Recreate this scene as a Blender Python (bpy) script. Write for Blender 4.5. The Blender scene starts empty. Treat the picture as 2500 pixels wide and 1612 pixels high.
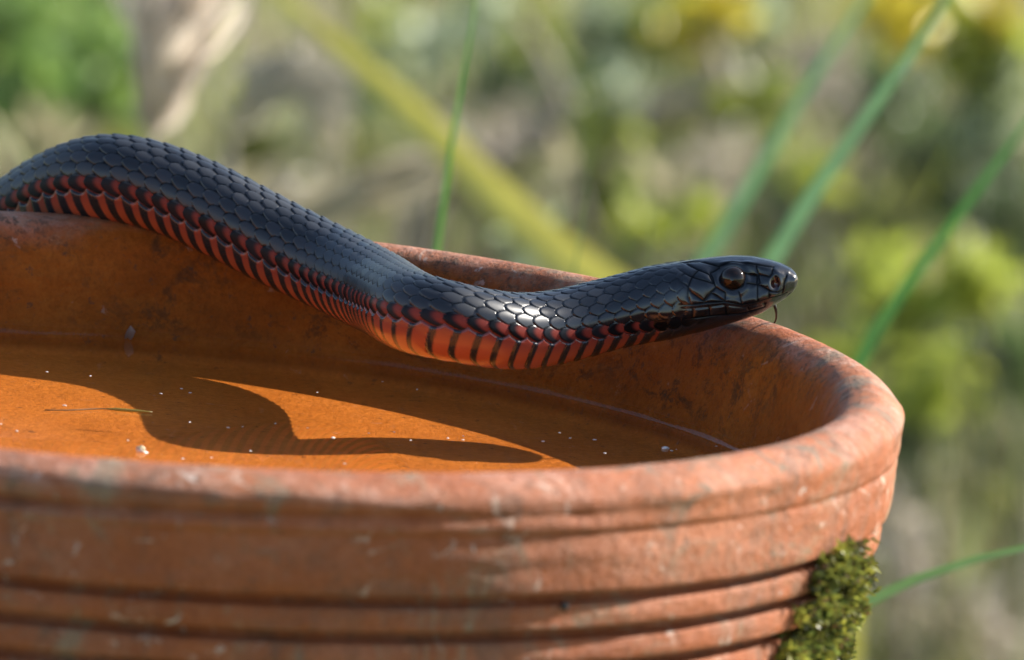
import bpy, math, random
import numpy as np
from mathutils import Vector, Matrix

random.seed(7); rng = np.random.default_rng(7)
scene = bpy.context.scene
COL = scene.collection

# ------------------------------------------------------------------ camera
R = 0.2                 # bowl radius in metres (outer rim)
RIM = 0.8               # height of the rim above the ground
ELEV, ROLL = math.radians(9.686), math.radians(4.264)
PCX, PCY, PS, DIST = 383.0, 813.0, 1829.0, 12.5      # photo pixel of the bowl centre, px per R, distance in R
_c, _s = math.cos(ROLL), math.sin(ROLL)
def ray(px, py):
    dx, dy = px - PCX, py - PCY
    u = (_c * dx + _s * dy) / (PS * DIST); v = -(-_s * dx + _c * dy) / (PS * DIST)
    d = np.array([u, math.cos(ELEV) + v * math.sin(ELEV), -math.sin(ELEV) + v * math.cos(ELEV)])
    return np.array([0, -DIST * math.cos(ELEV), DIST * math.sin(ELEV)]), d
def onz(px, py, z):     # pixel -> point on the level z (R units, rim plane = 0)
    o, d = ray(px, py); return o + (z - o[2]) / d[2] * d
def ony(px, py, y):     # pixel -> point at depth y (R units behind the bowl centre)
    o, d = ray(px, py); return o + (y - o[1]) / d[1] * d
def wm(p):              # R units -> metres in the world
    p = np.asarray(p, float); return p * R + np.array([0, 0, RIM])

cam_d = bpy.data.cameras.new('camera'); cam = bpy.data.objects.new('camera', cam_d); COL.objects.link(cam)
o0, f0 = ray(PCX, PCY); _, fc = ray(1250, 806)
_, fr = ray(1250 + 100, 806)
fwd = Vector(fc).normalized(); rt = Vector(fr) - Vector(fc); rt = (rt - fwd * rt.dot(fwd)).normalized(); up = rt.cross(fwd)
cam.matrix_world = Matrix(((rt.x, up.x, -fwd.x, 0), (rt.y, up.y, -fwd.y, 0), (rt.z, up.z, -fwd.z, 0), (0, 0, 0, 1)))
cam.location = Vector(wm(o0))
cam_d.sensor_width = 36.0
cam_d.lens = PS * DIST / 2500 * 36.0
cam_d.clip_start, cam_d.clip_end = 0.05, 500
cam_d.dof.use_dof = True
fp = Vector(wm(ony(1790, 700, 0.52)))
cam_d.dof.focus_distance = (fp - cam.location).dot(fwd)
cam_d.dof.aperture_fstop = 17.0
cam_d.dof.aperture_blades = 0
scene.camera = cam

# ------------------------------------------------------------------ light
SUN_TRAVEL = Vector((-1.42, -0.57, -1.0)).normalized()
to_sun = -SUN_TRAVEL
elev = math.asin(to_sun.z)
world = bpy.data.worlds.new('World'); scene.world = world; world.use_nodes = True
nt = world.node_tree; nt.nodes.clear()
sky = nt.nodes.new('ShaderNodeTexSky'); sky.sky_type = 'NISHITA'; sky.sun_disc = False
sky.sun_elevation = elev; sky.sun_rotation = math.atan2(to_sun.x, to_sun.y)
bg = nt.nodes.new('ShaderNodeBackground'); bg.inputs['Strength'].default_value = 0.10
wo = nt.nodes.new('ShaderNodeOutputWorld')
nt.links.new(sky.outputs[0], bg.inputs[0]); nt.links.new(bg.outputs[0], wo.inputs[0])
sd = bpy.data.lights.new('sun', 'SUN'); sd.energy = 5.0; sd.angle = math.radians(0.53); sd.color = (1, 0.94, 0.85)
sun = bpy.data.objects.new('sun', sd); COL.objects.link(sun); sun.location = (3, 1, 4)
sun.rotation_euler = (-to_sun).to_track_quat('-Z', 'Y').to_euler()
vs = scene.view_settings; vs.view_transform = 'Standard'; vs.look = 'None'; vs.gamma = 1.0; vs.exposure = 1.15
scene.display_settings.display_device = 'sRGB'
scene.render.engine = 'CYCLES'
cy = scene.cycles; cy.use_denoising = True; cy.max_bounces = 8; cy.transparent_max_bounces = 16
cy.sample_clamp_indirect = 6.0; cy.caustics_reflective = False; cy.caustics_refractive = False

# ------------------------------------------------------------------ helpers
def tag(o, label=None, cat=None, group=None, kind=None):
    if label: o['label'] = label
    if cat: o['category'] = cat
    if group: o['group'] = group
    if kind: o['kind'] = kind
    return o
def link(o, parent=None):
    COL.objects.link(o)
    if parent is not None: o.parent = parent
    return o
def empty(name, loc=(0, 0, 0)):
    o = bpy.data.objects.new(name, None); o.location = loc; o.empty_display_size = 0.02; return link(o)
def mesh_np(name, V, F, smooth=True, attrs=None):
    """V (n,3), F (m,k) same k, or list of such arrays"""
    me = bpy.data.meshes.new(name)
    V = np.asarray(V, np.float32)
    Fs = F if isinstance(F, list) else [F]
    me.vertices.add(len(V)); me.vertices.foreach_set('co', V.ravel())
    loops = np.concatenate([np.asarray(f, np.int32).ravel() for f in Fs])
    tot = np.concatenate([np.full(len(f), f.shape[1], np.int32) for f in Fs])
    st = np.concatenate([[0], np.cumsum(tot)[:-1]]).astype(np.int32)
    me.loops.add(len(loops)); me.loops.foreach_set('vertex_index', loops)
    me.polygons.add(len(tot)); me.polygons.foreach_set('loop_start', st)
    me.polygons.foreach_set('use_smooth', np.full(len(tot), smooth, bool))
    me.update(calc_edges=True)
    for k, a in (attrs or {}).items():
        a = np.asarray(a, np.float32)
        if a.ndim == 2:
            at = me.color_attributes.new(k, 'FLOAT_COLOR', 'POINT')
            if a.shape[1] == 3: a = np.hstack([a, np.ones((len(a), 1), np.float32)])
            at.data.foreach_set('color', a.ravel())
        else:
            at = me.attributes.new(k, 'FLOAT', 'POINT'); at.data.foreach_set('value', a.ravel())
    return me
def obj(name, me, mat=None, parent=None):
    o = bpy.data.objects.new(name, me)
    if mat is not None and not me.materials: me.materials.append(mat)
    return link(o, parent)
def grid_faces(n, m, wrap=True):
    i = np.arange(n - 1)[:, None]; j = np.arange(m if wrap else m - 1)[None, :]
    j2 = (j + 1) % m
    return np.stack([i * m + j + 0 * j2, i * m + j2, (i + 1) * m + j2, (i + 1) * m + j], -1).reshape(-1, 4)
def nspline(t, y, tq):
    """natural cubic spline, y (n,k)"""
    n = len(t); h = np.diff(t); A = np.eye(n); b = np.zeros_like(y)
    for i in range(1, n - 1):
        A[i, i - 1], A[i, i], A[i, i + 1] = h[i - 1], 2 * (h[i - 1] + h[i]), h[i]
        b[i] = 6 * ((y[i + 1] - y[i]) / h[i] - (y[i] - y[i - 1]) / h[i - 1])
    M = np.linalg.solve(A, b)
    k = np.clip(np.searchsorted(t, tq) - 1, 0, n - 2); d = (tq - t[k])[:, None]; e = (t[k + 1] - tq)[:, None]; hh = h[k][:, None]
    return (M[k] * e**3 + M[k + 1] * d**3) / (6 * hh) + (y[k] / hh - M[k] * hh / 6) * e + (y[k + 1] / hh - M[k + 1] * hh / 6) * d
def smoothstep(a, b, x):
    t = np.clip((x - a) / (b - a), 0, 1); return t * t * (3 - 2 * t)
_tab = rng.random((64, 64))
def vnoise(x, y):       # periodic value noise
    xi, yi = np.floor(x).astype(int), np.floor(y).astype(int); fx, fy = x - xi, y - yi
    fx, fy = fx * fx * (3 - 2 * fx), fy * fy * (3 - 2 * fy)
    g = lambda a, b: _tab[a % 64, b % 64]
    return (g(xi, yi) * (1 - fx) + g(xi + 1, yi) * fx) * (1 - fy) + (g(xi, yi + 1) * (1 - fx) + g(xi + 1, yi + 1) * fx) * fy - .5

class NT:
    """small node-tree builder"""
    def __init__(s, name):
        s.m = bpy.data.materials.new(name); s.m.use_nodes = True; s.t = s.m.node_tree; s.t.nodes.clear()
        s.out = s.n('ShaderNodeOutputMaterial'); s.b = s.n('ShaderNodeBsdfPrincipled'); s.l(s.b.outputs[0], s.out.inputs['Surface'])
    def n(s, t, **kw):
        x = s.t.nodes.new(t)
        for k, v in kw.items():
            if k in x.inputs: x.inputs[k].default_value = v
            else: setattr(x, k, v)
        return x
    def l(s, a, b): s.t.links.new(a, b)
    def obj(s): return s.n('ShaderNodeTexCoord').outputs['Object']
    def noise(s, scale, detail=4, rough=.55, vec=None, dist=0):
        x = s.n('ShaderNodeTexNoise'); x.inputs['Scale'].default_value = scale; x.inputs['Detail'].default_value = detail
        x.inputs['Roughness'].default_value = rough; x.inputs['Distortion'].default_value = dist
        if vec is not None: s.l(vec, x.inputs['Vector'])
        return x.outputs['Fac']
    def ramp(s, fac, stops, interp='LINEAR'):
        x = s.n('ShaderNodeValToRGB'); x.color_ramp.interpolation = interp; e = x.color_ramp.elements
        while len(e) < len(stops): e.new(.5)
        for k, (p, c) in zip(e, stops): k.position = p; k.color = tuple(c) + (1,) if len(c) == 3 else c
        s.l(fac, x.inputs[0]); return x.outputs[0]
    def step(s, fac, a, b): 
        x = s.n('ShaderNodeMapRange'); x.interpolation_type = 'SMOOTHSTEP'
        x.inputs['From Min'].default_value = a; x.inputs['From Max'].default_value = b; s.l(fac, x.inputs['Value']); return x.outputs[0]
    def mix(s, fac, a, b, mode='MIX'):
        x = s.n('ShaderNodeMix'); x.data_type = 'RGBA'; x.blend_type = mode
        for v, k in ((fac, 0), (a, 6), (b, 7)):
            if isinstance(v, (int, float)): x.inputs[k].default_value = v
            elif isinstance(v, tuple): x.inputs[k].default_value = v + (1,)
            else: s.l(v, x.inputs[k])
        return x.outputs[2]
    def math(s, op, a, b=0.0):
        x = s.n('ShaderNodeMath'); x.operation = op
        for v, k in ((a, 0), (b, 1)):
            if isinstance(v, (int, float)): x.inputs[k].default_value = v
            else: s.l(v, x.inputs[k])
        return x.outputs[0]
    def bump(s, h, strength, dist):
        x = s.n('ShaderNodeBump'); x.inputs['Strength'].default_value = strength; x.inputs['Distance'].default_value = dist
        s.l(h, x.inputs['Height']); s.l(x.outputs[0], s.b.inputs['Normal']); return x
    def set(s, **kw):
        for k, v in kw.items():
            k = k.replace('_', ' ')
            i = s.b.inputs[k]
            if isinstance(v, (int, float)): i.default_value = v
            elif isinstance(v, tuple): i.default_value = v + (1,) if len(v) == 3 and i.type == 'RGBA' else v
            else: s.l(v, i)
        return s

# ------------------------------------------------------------------ materials
def mat_terracotta(name, rim_z):
    k = NT(name); P = k.obj()
    sep = k.n('ShaderNodeSeparateXYZ'); k.l(P, sep.inputs[0]); z = sep.outputs[2]
    r2 = k.math('SQRT', k.math('ADD', k.math('MULTIPLY', sep.outputs[0], sep.outputs[0]), k.math('MULTIPLY', sep.outputs[1], sep.outputs[1])))
    wob = k.math('MULTIPLY', k.math('SUBTRACT', k.noise(30, 4, .6, P), .5), .012)
    inside = k.step(k.math('ADD', r2, wob), .929 * R, .905 * R)              # inside of the bowl: stained walls, floor with sunlight in its colour
    top = k.math('MULTIPLY', k.step(z, rim_z - .040 * R, rim_z - .018 * R), k.step(r2, .90 * R, .93 * R))   # rim, bleached, with sun glare added in its colour
    base = k.ramp(k.noise(9, 5, .6, P), [(.3, (.28, .074, .023)), (.5, (.36, .103, .032)), (.72, (.44, .142, .046))])
    wash = k.step(k.noise(17, 6, .68, P, .8), .47, .66)
    base = k.mix(k.math('MULTIPLY', wash, .45), base, (.40, .165, .090))
    brown = k.step(k.noise(12, 6, .7, P, 1.2), .50, .66)
    base = k.mix(k.math('MULTIPLY', brown, .62), base, (.20, .088, .048))
    lime = k.math('MULTIPLY', k.step(k.noise(42, 8, .78, P, .3), .44, .70), k.math('ADD', .12, k.math('MULTIPLY', top, .42)))  # lime bloom; the extra on the rim top imitates sun glare
    base = k.mix(lime, base, (.62, .40, .31))
    grey = k.math('MULTIPLY', k.step(k.noise(30, 9, .80, P, .8), .52, .64), .72)
    base = k.mix(grey, base, (.25, .20, .13))
    drip = k.n('ShaderNodeMapping'); drip.inputs['Scale'].default_value = (1, 1, .22); k.l(P, drip.inputs[0])
    strk = k.math('MULTIPLY', k.step(k.noise(70, 7, .75, drip.outputs[0], .6), .52, .63), .6)
    base = k.mix(strk, base, (.17, .085, .050))
    blot = k.math('MULTIPLY', k.step(k.noise(85, 7, .7, P, 1.2), .53, .61), k.math('MULTIPLY', k.step(k.noise(9, 3, .5, P), .40, .60), .75))
    base = k.mix(blot, base, (.14, .125, .085))
    scuff = k.math('MULTIPLY', k.step(k.noise(95, 8, .75, P, .8), .585, .66), .6)
    base = k.mix(scuff, base, (.62, .46, .36))
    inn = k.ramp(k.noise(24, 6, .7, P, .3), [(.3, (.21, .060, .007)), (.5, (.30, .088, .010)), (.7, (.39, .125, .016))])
    inn = k.mix(k.step(z, rim_z - .172 * R, rim_z - .186 * R), inn, k.ramp(k.noise(24, 6, .7, P, .3), [(.3, (.62, .178, .026)), (.7, (.78, .245, .040))]))  # submerged floor painted paler, sunlit brightness put into its colour
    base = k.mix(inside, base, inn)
    al = k.math('MULTIPLY', k.step(k.noise(95, 9, .85, P, .4), .50, .60), k.math('MULTIPLY', k.step(k.noise(13, 4, .6, P), .36, .58), k.math('MULTIPLY', k.math('MULTIPLY', inside, k.step(z, rim_z - .155 * R, rim_z - .135 * R)), .8)))
    base = k.mix(al, base, (.06, .035, .016))
    # algae freckles around the inner edge of the rim
    band = k.math('MULTIPLY', k.step(r2, .890 * R, .910 * R), k.step(r2, .968 * R, .935 * R))
    fz = k.math('MULTIPLY', k.step(k.noise(280, 8, .85, P, .3), .49, .60), k.math('MULTIPLY', band, k.step(k.noise(16, 3, .6, P), .36, .56)))
    base = k.mix(k.math('MULTIPLY', fz, .8), base, (.045, .035, .02))
    base = k.mix(.55, base, k.mix(1.0, base, k.ramp(k.noise(520, 5, .8, P), [(.25, (.45, .42, .40)), (.5, (1.0, 1.0, 1.0)), (.75, (1.5, 1.55, 1.6))]), 'MULTIPLY'))
    sp = k.math('MULTIPLY', k.step(k.noise(260, 4, .75, P), .60, .69), .7)
    base = k.mix(sp, base, (.07, .045, .03))
    sp2 = k.math('MULTIPLY', k.step(k.noise(150, 4, .75, P, .5), .64, .71), .65)
    base = k.mix(k.math('MULTIPLY', sp2, k.math('SUBTRACT', 1.0, k.math('MULTIPLY', inside, .7))), base, (.66, .58, .50))
    wet = k.step(z, rim_z - .140 * R, rim_z - .152 * R)
    rg = k.math('SUBTRACT', k.math('ADD', .46, k.math('MULTIPLY', k.noise(40, 4, .6, P), .2)), k.math('MULTIPLY', k.math('MULTIPLY', wet, inside), .35))
    k.set(Base_Color=base, Roughness=rg, Specular_IOR_Level=k.math('SUBTRACT', .28, k.math('MULTIPLY', inside, .18)))
    h = k.math('ADD', k.noise(420, 6, .75, P), k.math('MULTIPLY', k.noise(70, 6, .7, P), 2.2))
    k.bump(h, .9, .0010)
    return k
M_TC = mat_terracotta('terracotta', 0.0).m
k = NT('snake_skin')
a = k.n('ShaderNodeAttribute', attribute_name='col'); r_ = k.n('ShaderNodeAttribute', attribute_name='rough')
s_ = k.n('ShaderNodeAttribute', attribute_name='spec')
k.set(Base_Color=a.outputs['Color'], Roughness=r_.outputs['Fac'], Specular_IOR_Level=s_.outputs['Fac'])
k.bump(k.noise(900, 3, .6, k.obj()), .05, .0002)
M_SKIN = k.m

# ------------------------------------------------------------------ the bowl
def lathe(name, prof, n=720, fn=None):
    prof = np.asarray(prof, float)
    th = np.linspace(0, 2 * np.pi, n, endpoint=False)
    r = prof[:, 0][:, None] + 0 * th[None]; z = prof[:, 1][:, None] + 0 * th[None]
    if fn: r, z = fn(r, z, th[None])
    V = np.stack([r * np.cos(th), r * np.sin(th), z], -1).reshape(-1, 3)
    return mesh_np(name, V * R, grid_faces(len(prof), n)[:, ::-1])
def densify(pts, step):
    pts = np.asarray(pts, float); out = [pts[0]]
    for a, b in zip(pts[:-1], pts[1:]):
        m = max(1, int(math.ceil(np.linalg.norm(b - a) / step)))
        for i in range(1, m + 1): out.append(a + (b - a) * i / m)
    return np.array(out)
def chaikin(p, it=2):
    p = np.asarray(p, float)
    for _ in range(it):
        q = np.empty((2 * len(p) - 2, 2)); q[0::2] = .75 * p[:-1] + .25 * p[1:]; q[1::2] = .25 * p[:-1] + .75 * p[1:]
        p = np.vstack([p[:1], q, p[-1:]])
    return p
FLOOR, WATER = -0.19, -0.163
prof = [(.0005, FLOOR), (.60, FLOOR), (.83, FLOOR), (.858, FLOOR + .006), (.868, FLOOR + .02), (.886, -.10), (.902, -.045), (.914, -.020), (.928, -.006),
        (.946, .001), (.964, .001), (.979, -.006), (.990, -.0135), (.9985, -.023), (.9995, -.0255), (1.0015, -.030), (1.0005, -.055),
        (1.0, -.066), (.9955, -.0725), (.9985, -.079), (.999, -.110), (.9970, -.1460), (.9945, -.1490), (.968, -.1505), (.966, -.1630), (.982, -.1650), (.9855, -.1680), (.9865, -.180),
        (.985, -.1935), (.9825, -.1965), (.956, -.1980), (.954, -.2105), (.971, -.2125), (.9745, -.2155), (.976, -.228), (.975, -.2405), (.9725, -.2435), (.946, -.2450), (.944, -.2575),
        (.960, -.2595), (.9635, -.2625), (.965, -.274), (.963, -.2885), (.960, -.2915), (.938, -.2930), (.937, -.3010), (.949, -.3030), (.951, -.307), (.942, -.36), (.91, -.46), (.87, -.58), (.85, -.625), (.83, -.64), (.0005, -.64)]
prof = densify(chaikin(prof, 1), .006)
prof = np.vstack([[p for p in prof[:1]], prof[1:]])
def bowl_fn(r, z, th):
    ct, st = np.cos(th), np.sin(th)
    u = th / (2 * np.pi) * 64
    w = .0022 * vnoise(u / 4, z * 14) * 2 + .0012 * vnoise(u * 1, z * 60) * 2 + .0006 * vnoise(u * 4 % 64, z * 150) * 2
    r = r + w * (r > .3)
    # hand-folded seam under the lip, opening towards the left front
    ang = (th - math.radians(262)) / math.radians(40)
    left = smoothstep(-30, 60, np.degrees((math.radians(290) - th)))
    left = left * (th > math.pi)
    zc = -.047 - .010 * smoothstep(0, 1, (math.radians(300) - th))
    outer = (r > .985)
    r = r - outer * left * .020 * np.exp(-((z - zc) / .0050) ** 2) * (1 + .8 * vnoise(u * 2 % 64, z * 0 + 3)) + outer * left * .007 * np.exp(-((z - zc + .016) / .009) ** 2)
    z = z + (r > .86) * (z > -.06) * .0030 * vnoise(u / 3, r * 30)
    return r, z
bowl = empty('terracotta_bowl', (0, 0, RIM - .64 * R))
tag(bowl, 'round terracotta bird bath bowl with grooved sides holding shallow water', 'bowl')
bo = obj('bowl_shell', lathe('bowl_shell', prof, 900, bowl_fn), M_TC, bowl); bo.location = (0, 0, .64 * R)

# ------------------------------------------------------------------ the snake
# photo pixel x, y of the axis, depth (R), half height px, half width px, roll of the belly towards the viewer (deg)
CT = [(-150, 860, 1.15, 106, 106, 14), (-100, 770, 1.145, 106, 106, 14), (-45, 665, 1.13, 107, 107, 14), (5, 585, 1.11, 108, 108, 30), (70, 521, 1.075, 109, 109, 33), (155, 470, 1.025, 110, 110, 31), (270, 439, .965, 110, 111, 26), (400, 464, .928, 110, 110, 22),
      (550, 530, .880, 109, 110, 23), (700, 607, .828, 108, 108, 25), (800, 655, .778, 107, 108, 27), (872, 691, .705, 106, 107, 29), (930, 721, .615, 104, 105, 31), (964, 742, .525, 103, 104, 33), (992, 757, .445, 102, 103, 35),
      (1033, 771, .386, 100, 102, 36), (1090, 784, .360, 98, 100, 37), (1150, 796, .362, 96, 98, 36), (1280, 810, .402, 95, 97, 32), (1400, 792, .438, 92, 94, 22), (1500, 766, .455, 91, 92, 12),
      (1560, 752, .460, 93, 93, 6), (1600, 742, .461, 94, 96, 3), (1650, 731, .460, 90, 98, 1), (1700, 721, .458, 88, 96, 0), (1750, 711, .455, 84, 89, 0), (1800, 702, .451, 79, 82, 0), (1850, 695, .447, 70, 72, 0),
      (1885, 690, .444, 56, 60, 0), (1910, 688, .442, 45, 49, 0), (1930, 688, .440, 33, 37, 0), (1941, 689, .439, 22.5, 25, 0), (1947.5, 690, .439, 11, 12, 0), (1950, 690.5, .439, .5, .5, 0)]
pts, hh, hw, rl, pxs = [], [], [], [], []
# the part hanging down behind the bowl to the ground (metres, tail tip first)
tail = [((-.10, .95, .004), 2), ((-.18, .86, .006), 16), ((-.21, .74, .009), 34), ((-.13, .64, .012), 58), ((-.02, .60, .013), 80), ((.06, .53, .013), 96),
        ((.05, .43, .013), 104), ((-.03, .36, .016), 106), ((-.085, .31, .045), 106), ((-.10, .262, .14), 106), ((-.085, .236, .26), 106), ((-.11, .236, .40), 106), ((-.105, .238, .55), 106)]
for p, h in tail:
    pts.append((np.array(p) - np.array([0, 0, RIM])) / R); hh.append(h); hw.append(h); rl.append(12); pxs.append(-2000)
for (x, y, Y, h, w, q) in CT:
    p = ony(x, y, Y); mag = DIST / (DIST + p[1]); pts.append(p); hh.append(h / mag); hw.append(w / mag); rl.append(q); pxs.append(x)
pts = np.array(pts); hh = np.array(hh) / PS; hw = np.array(hw) / PS; rl = np.array(rl, float); pxs = np.array(pxs, float)
tt = np.concatenate([[0], np.cumsum(np.linalg.norm(np.diff(pts, axis=0), axis=1))])
U = np.linspace(0, tt[-1], 12000); Cd = nspline(tt, pts, U)
S = np.concatenate([[0], np.cumsum(np.linalg.norm(np.diff(Cd, axis=0), axis=1))])
s_of = lambda t: np.interp(t, U, S)
sk = s_of(tt); s_view = sk[len(tail)]                # arc length where the picture's part begins
L = S[-1]
fine, coarse = 2.1 / PS, 14.0 / PS
ss = np.concatenate([np.arange(0, s_view, coarse), np.arange(s_view, L - 60 / PS, fine)])
u = np.linspace(0, 1, 60); ss = np.concatenate([ss, L - 60 / PS * (1 - u[1:] ** 1) ** 1.6])
ss = np.unique(ss)
C = np.stack([np.interp(ss, S, Cd[:, i]) for i in range(3)], 1)
def sm_interp(v, sig=18 / PS):
    d = np.interp(S, sk, v); n = int(sig / (L / 12000)); ker = np.hanning(2 * n + 1); ker /= ker.sum()
    e = np.convolve(np.pad(d, n, mode='edge'), ker, 'valid'); w = smoothstep(L - 70 / PS, L - 20 / PS, S)
    return np.interp(ss, S, e * (1 - w) + d * w)
HH, HW, RL = sm_interp(hh), sm_interp(hw), np.radians(sm_interp(rl))
T = np.gradient(C, ss, axis=0); T /= np.linalg.norm(T, axis=1)[:, None]
# frame carried along from the head towards the tail, starting upright at the head
UPv = np.zeros_like(T); upv = np.array([0, 0, 1.0])
for i in range(len(ss) - 1, -1, -1):
    g = np.array([0, 0, 1.0]); t = T[i]
    if abs(t[2]) < .93: tgt = g - t * t[2]; tgt /= np.linalg.norm(tgt); upv = upv * .9 + tgt * .1 if i < len(ss) - 1 else tgt
    upv = upv - t * (upv @ t); upv /= np.linalg.norm(upv); UPv[i] = upv
SD = np.cross(T, UPv)                                # right flank, faces the viewer
cr, sr = np.cos(RL)[:, None], np.sin(RL)[:, None]
UP2 = UPv * cr - SD * sr; SD2 = SD * cr + UPv * sr   # belly turned towards the viewer
UP2, SD2 = UPv * cr - SD * sr, UPv * sr + SD * cr
NA = 330
psi = np.linspace(-np.pi, np.pi, NA, endpoint=False)
PSI, SS = np.meshgrid(psi, ss); n_, m_ = SS.shape
flat = smoothstep(L - 420 / PS, L - 330 / PS, ss)[:, None]   # how much of "head" it is
ex = 1.0 - .12 * flat
cp, sp_ = np.cos(PSI), np.sin(PSI)
# cross-section: body round with a flatter belly, head a rounded box
ca = np.sign(cp) * np.abs(cp) ** ex; sa = np.sign(sp_) * np.abs(sp_) ** ex
belly = 1 - .05 * np.clip(-cp, 0, 1) ** 3 * (1 - flat)
Y_, X_ = ca * HH[:, None] * belly, sa * HW[:, None] * (1 - flat * .20 * cp * smoothstep(L - 20 / PS, L - 120 / PS, ss)[:, None])
# --- scale relief on the unrolled skin
A = np.abs(np.degrees(PSI)); VENT = 125.0
pitch = np.interp(ss, [s_view, s_view + 700 / PS, L - 800 / PS, L - 560 / PS, L - 420 / PS, L - 300 / PS, L], np.array([47, 49, 52, 47, 39, 34, 30]) / PS)
ph = np.concatenate([[0], np.cumsum(np.diff(ss) / ((pitch[1:] + pitch[:-1]) / 2))])[:, None]
KV = np.gradient(T, ss, axis=0)
off_ = SD2[:, None, :] * X_[..., None] + UP2[:, None, :] * Y_[..., None]
st_ = np.clip(1 - .72 * np.einsum('ik,ijk->ij', KV, off_), .35, 2.2) / pitch[:, None]
ph = np.vstack([np.zeros((1, NA)), np.cumsum(np.diff(ss)[:, None] * (st_[1:] + st_[:-1]) / 2, 0)])
del off_
delta = np.interp(ss, [L - 1500 / PS, L - 900 / PS], [.32, .5])[:, None]
q = (VENT - A) / VENT                                 # 0 at the belly edge, 1 on the back
rows = 8.2
rho = rows * (q * (.78 + .22 * q)) / 1.0              # wider rows low on the flank
best = np.full(SS.shape, -9.0); second = np.full(SS.shape, -9.0); dneg = np.full(SS.shape, -9.0); bi = np.zeros(SS.shape); ba = np.zeros(SS.shape); bb = np.zeros(SS.shape); bid = np.zeros(SS.shape)
i0 = np.floor(rho)
for di in (-1, 0, 1):
    i = np.clip(i0 + di, 0, 8); b = rho - i - .5
    a0 = ph + i * delta; kk = np.floor(a0)
    for dk in (0, 1):
        aa = a0 - kk + dk                             # distance from the tail-side tip, in pitches
        e = .42 * np.abs(b) ** 2.2 / .3
        d = aa - e
        H = np.where((d >= 0) & (np.abs(b) < .98), 1.0 - .52 * d - 1.25 * b ** 2, -5)
        H = np.where(d < .10, H - .35 * (1 - np.clip(d, 0, .10) / .10) ** 2, H)
        w = H > best; second = np.where(w, best, np.maximum(second, H)); dneg = np.where((d < 0) & (np.abs(b) < .62), np.maximum(dneg, d), dneg)
        best = np.where(w, H, best); bi = np.where(w, i, bi); ba = np.where(w, d, ba); bb = np.where(w, b, bb); bid = np.where(w, (kk - dk) * 17.3 + i * 5.7 + (PSI > 0) * 3, bid)
gapf = np.maximum(np.exp(-(dneg / .10) ** 2), .9 * np.exp(-((best - second) / .13) ** 2))
best = np.clip(best, -.25, 1.0) - .35 * np.exp(-(dneg / .07) ** 2)
# belly scutes, one for each ring
vx = np.clip((A - VENT) / (180 - VENT), 0, 1)
sh_ = np.interp(ss, [L - 1500 / PS, L - 1000 / PS], [.34, .78])[:, None]
av = ph - sh_ * (1 - vx) ** 1.5 + .30; av = av - np.floor(av)
Hv = .95 - .55 * av - .5 * np.exp(-(av / .05) ** 2) - .5 * np.exp(-((1 - av) / .02) ** 2)
fr0 = ph - np.floor(ph); VE = VENT - 2.5 + 7.5 * np.clip(np.sin(np.pi * np.clip((fr0 - .02) / .98, 0, 1)), 0, 1) ** .8
vmask = smoothstep(VE - .9, VE + .9, A)
edge = np.exp(-((A - VE) / 1.9) ** 2)
relief = best * (1 - vmask) + Hv * vmask - .40 * edge
amp = np.interp(ss, [L - 1700 / PS, L - 900 / PS, L - 520 / PS, L - 330 / PS, L - 265 / PS, L], np.array([7.0, 5.6, 4.2, 2.6, 0, 0]) / PS)[:, None]
amp = np.where(ss[:, None] < s_view, 3.5 / PS, amp)
Nx, Ny = X_ / HW[:, None] ** 2, Y_ / HH[:, None] ** 2; nl = np.sqrt(Nx**2 + Ny**2) + 1e-9; Nx, Ny = Nx / nl, Ny / nl
disp = amp * (relief - .55)
# --- head shields: grooves drawn in the head's own side view
ax = (L - ss)[:, None] * PS                           # px from the snout along the axis
hx = 1950 - ax                                        # same scale as the photo's x
hy = Y_ * PS * .955                                   # up from the axis
cyl = np.interp(1950 - (L - ss) * PS, [c[0] for c in CT], [c[1] for c in CT])[:, None]
def cr1(*p): return [(1500 + x / 3.98, 550 + y / 3.98) for x, y in p]
LINES = [cr1((1070, 692), (1088, 612)), cr1((1230, 722), (1220, 606)), cr1((1390, 697), (1415, 540)), cr1((1310, 524), (1415, 540), (1440, 520)), cr1((1505, 660), (1515, 600), (1425, 540)), cr1((1515, 600), (1600, 622), (1660, 600)),
         cr1((560, 735), (700, 722), (880, 700), (1070, 694), (1230, 722), (1390, 697), (1520, 662), (1640, 660), (1700, 640)),
         cr1((1290, 430), (1420, 448), (1408, 524)), cr1((1420, 370), (1436, 440), (1420, 450)), cr1((1436, 440), (1440, 520)), cr1((1436, 440), (1530, 470), (1560, 440), (1570, 395)), cr1((1690, 470), (1660, 600), (1640, 650)),
         cr1((985, 475), (1000, 560), (1090, 612)), cr1((1062, 390), (962, 440), (985, 480)), cr1((1062, 380), (1180, 350), (1300, 362), (1420, 372), (1570, 395)),
         cr1((770, 485), (850, 420), (950, 455), (985, 530), (770, 485)), cr1((770, 485), (712, 568), (735, 610), (850, 690)), cr1((850, 690), (940, 610), (1000, 560)), cr1((940, 612), (1070, 690)),
         cr1((600, 400), (700, 455), (770, 485)), cr1((600, 400), (680, 350), (850, 420)), cr1((600, 510), (700, 550), (712, 568)), cr1((480, 450), (600, 510), (700, 455)), cr1((600, 510), (545, 590), (560, 735)), cr1((712, 568), (690, 650), (700, 722)),
         cr1((870, 345), (1062, 380)), cr1((870, 345), (680, 350)),
         cr1((1065, 755), (1050, 830)), cr1((1285, 760), (1290, 815)), cr1((890, 755), (870, 845)), cr1((715, 775), (690, 865)), cr1((1450, 725), (1440, 765)), cr1((540, 865), (700, 862), (900, 842), (1200, 825), (1440, 768))]
gx, gy = hx + 0 * hy, cyl - hy
dist = np.full(SS.shape, 99.0)
hsel = (hx[:, 0] > 1600)
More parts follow.
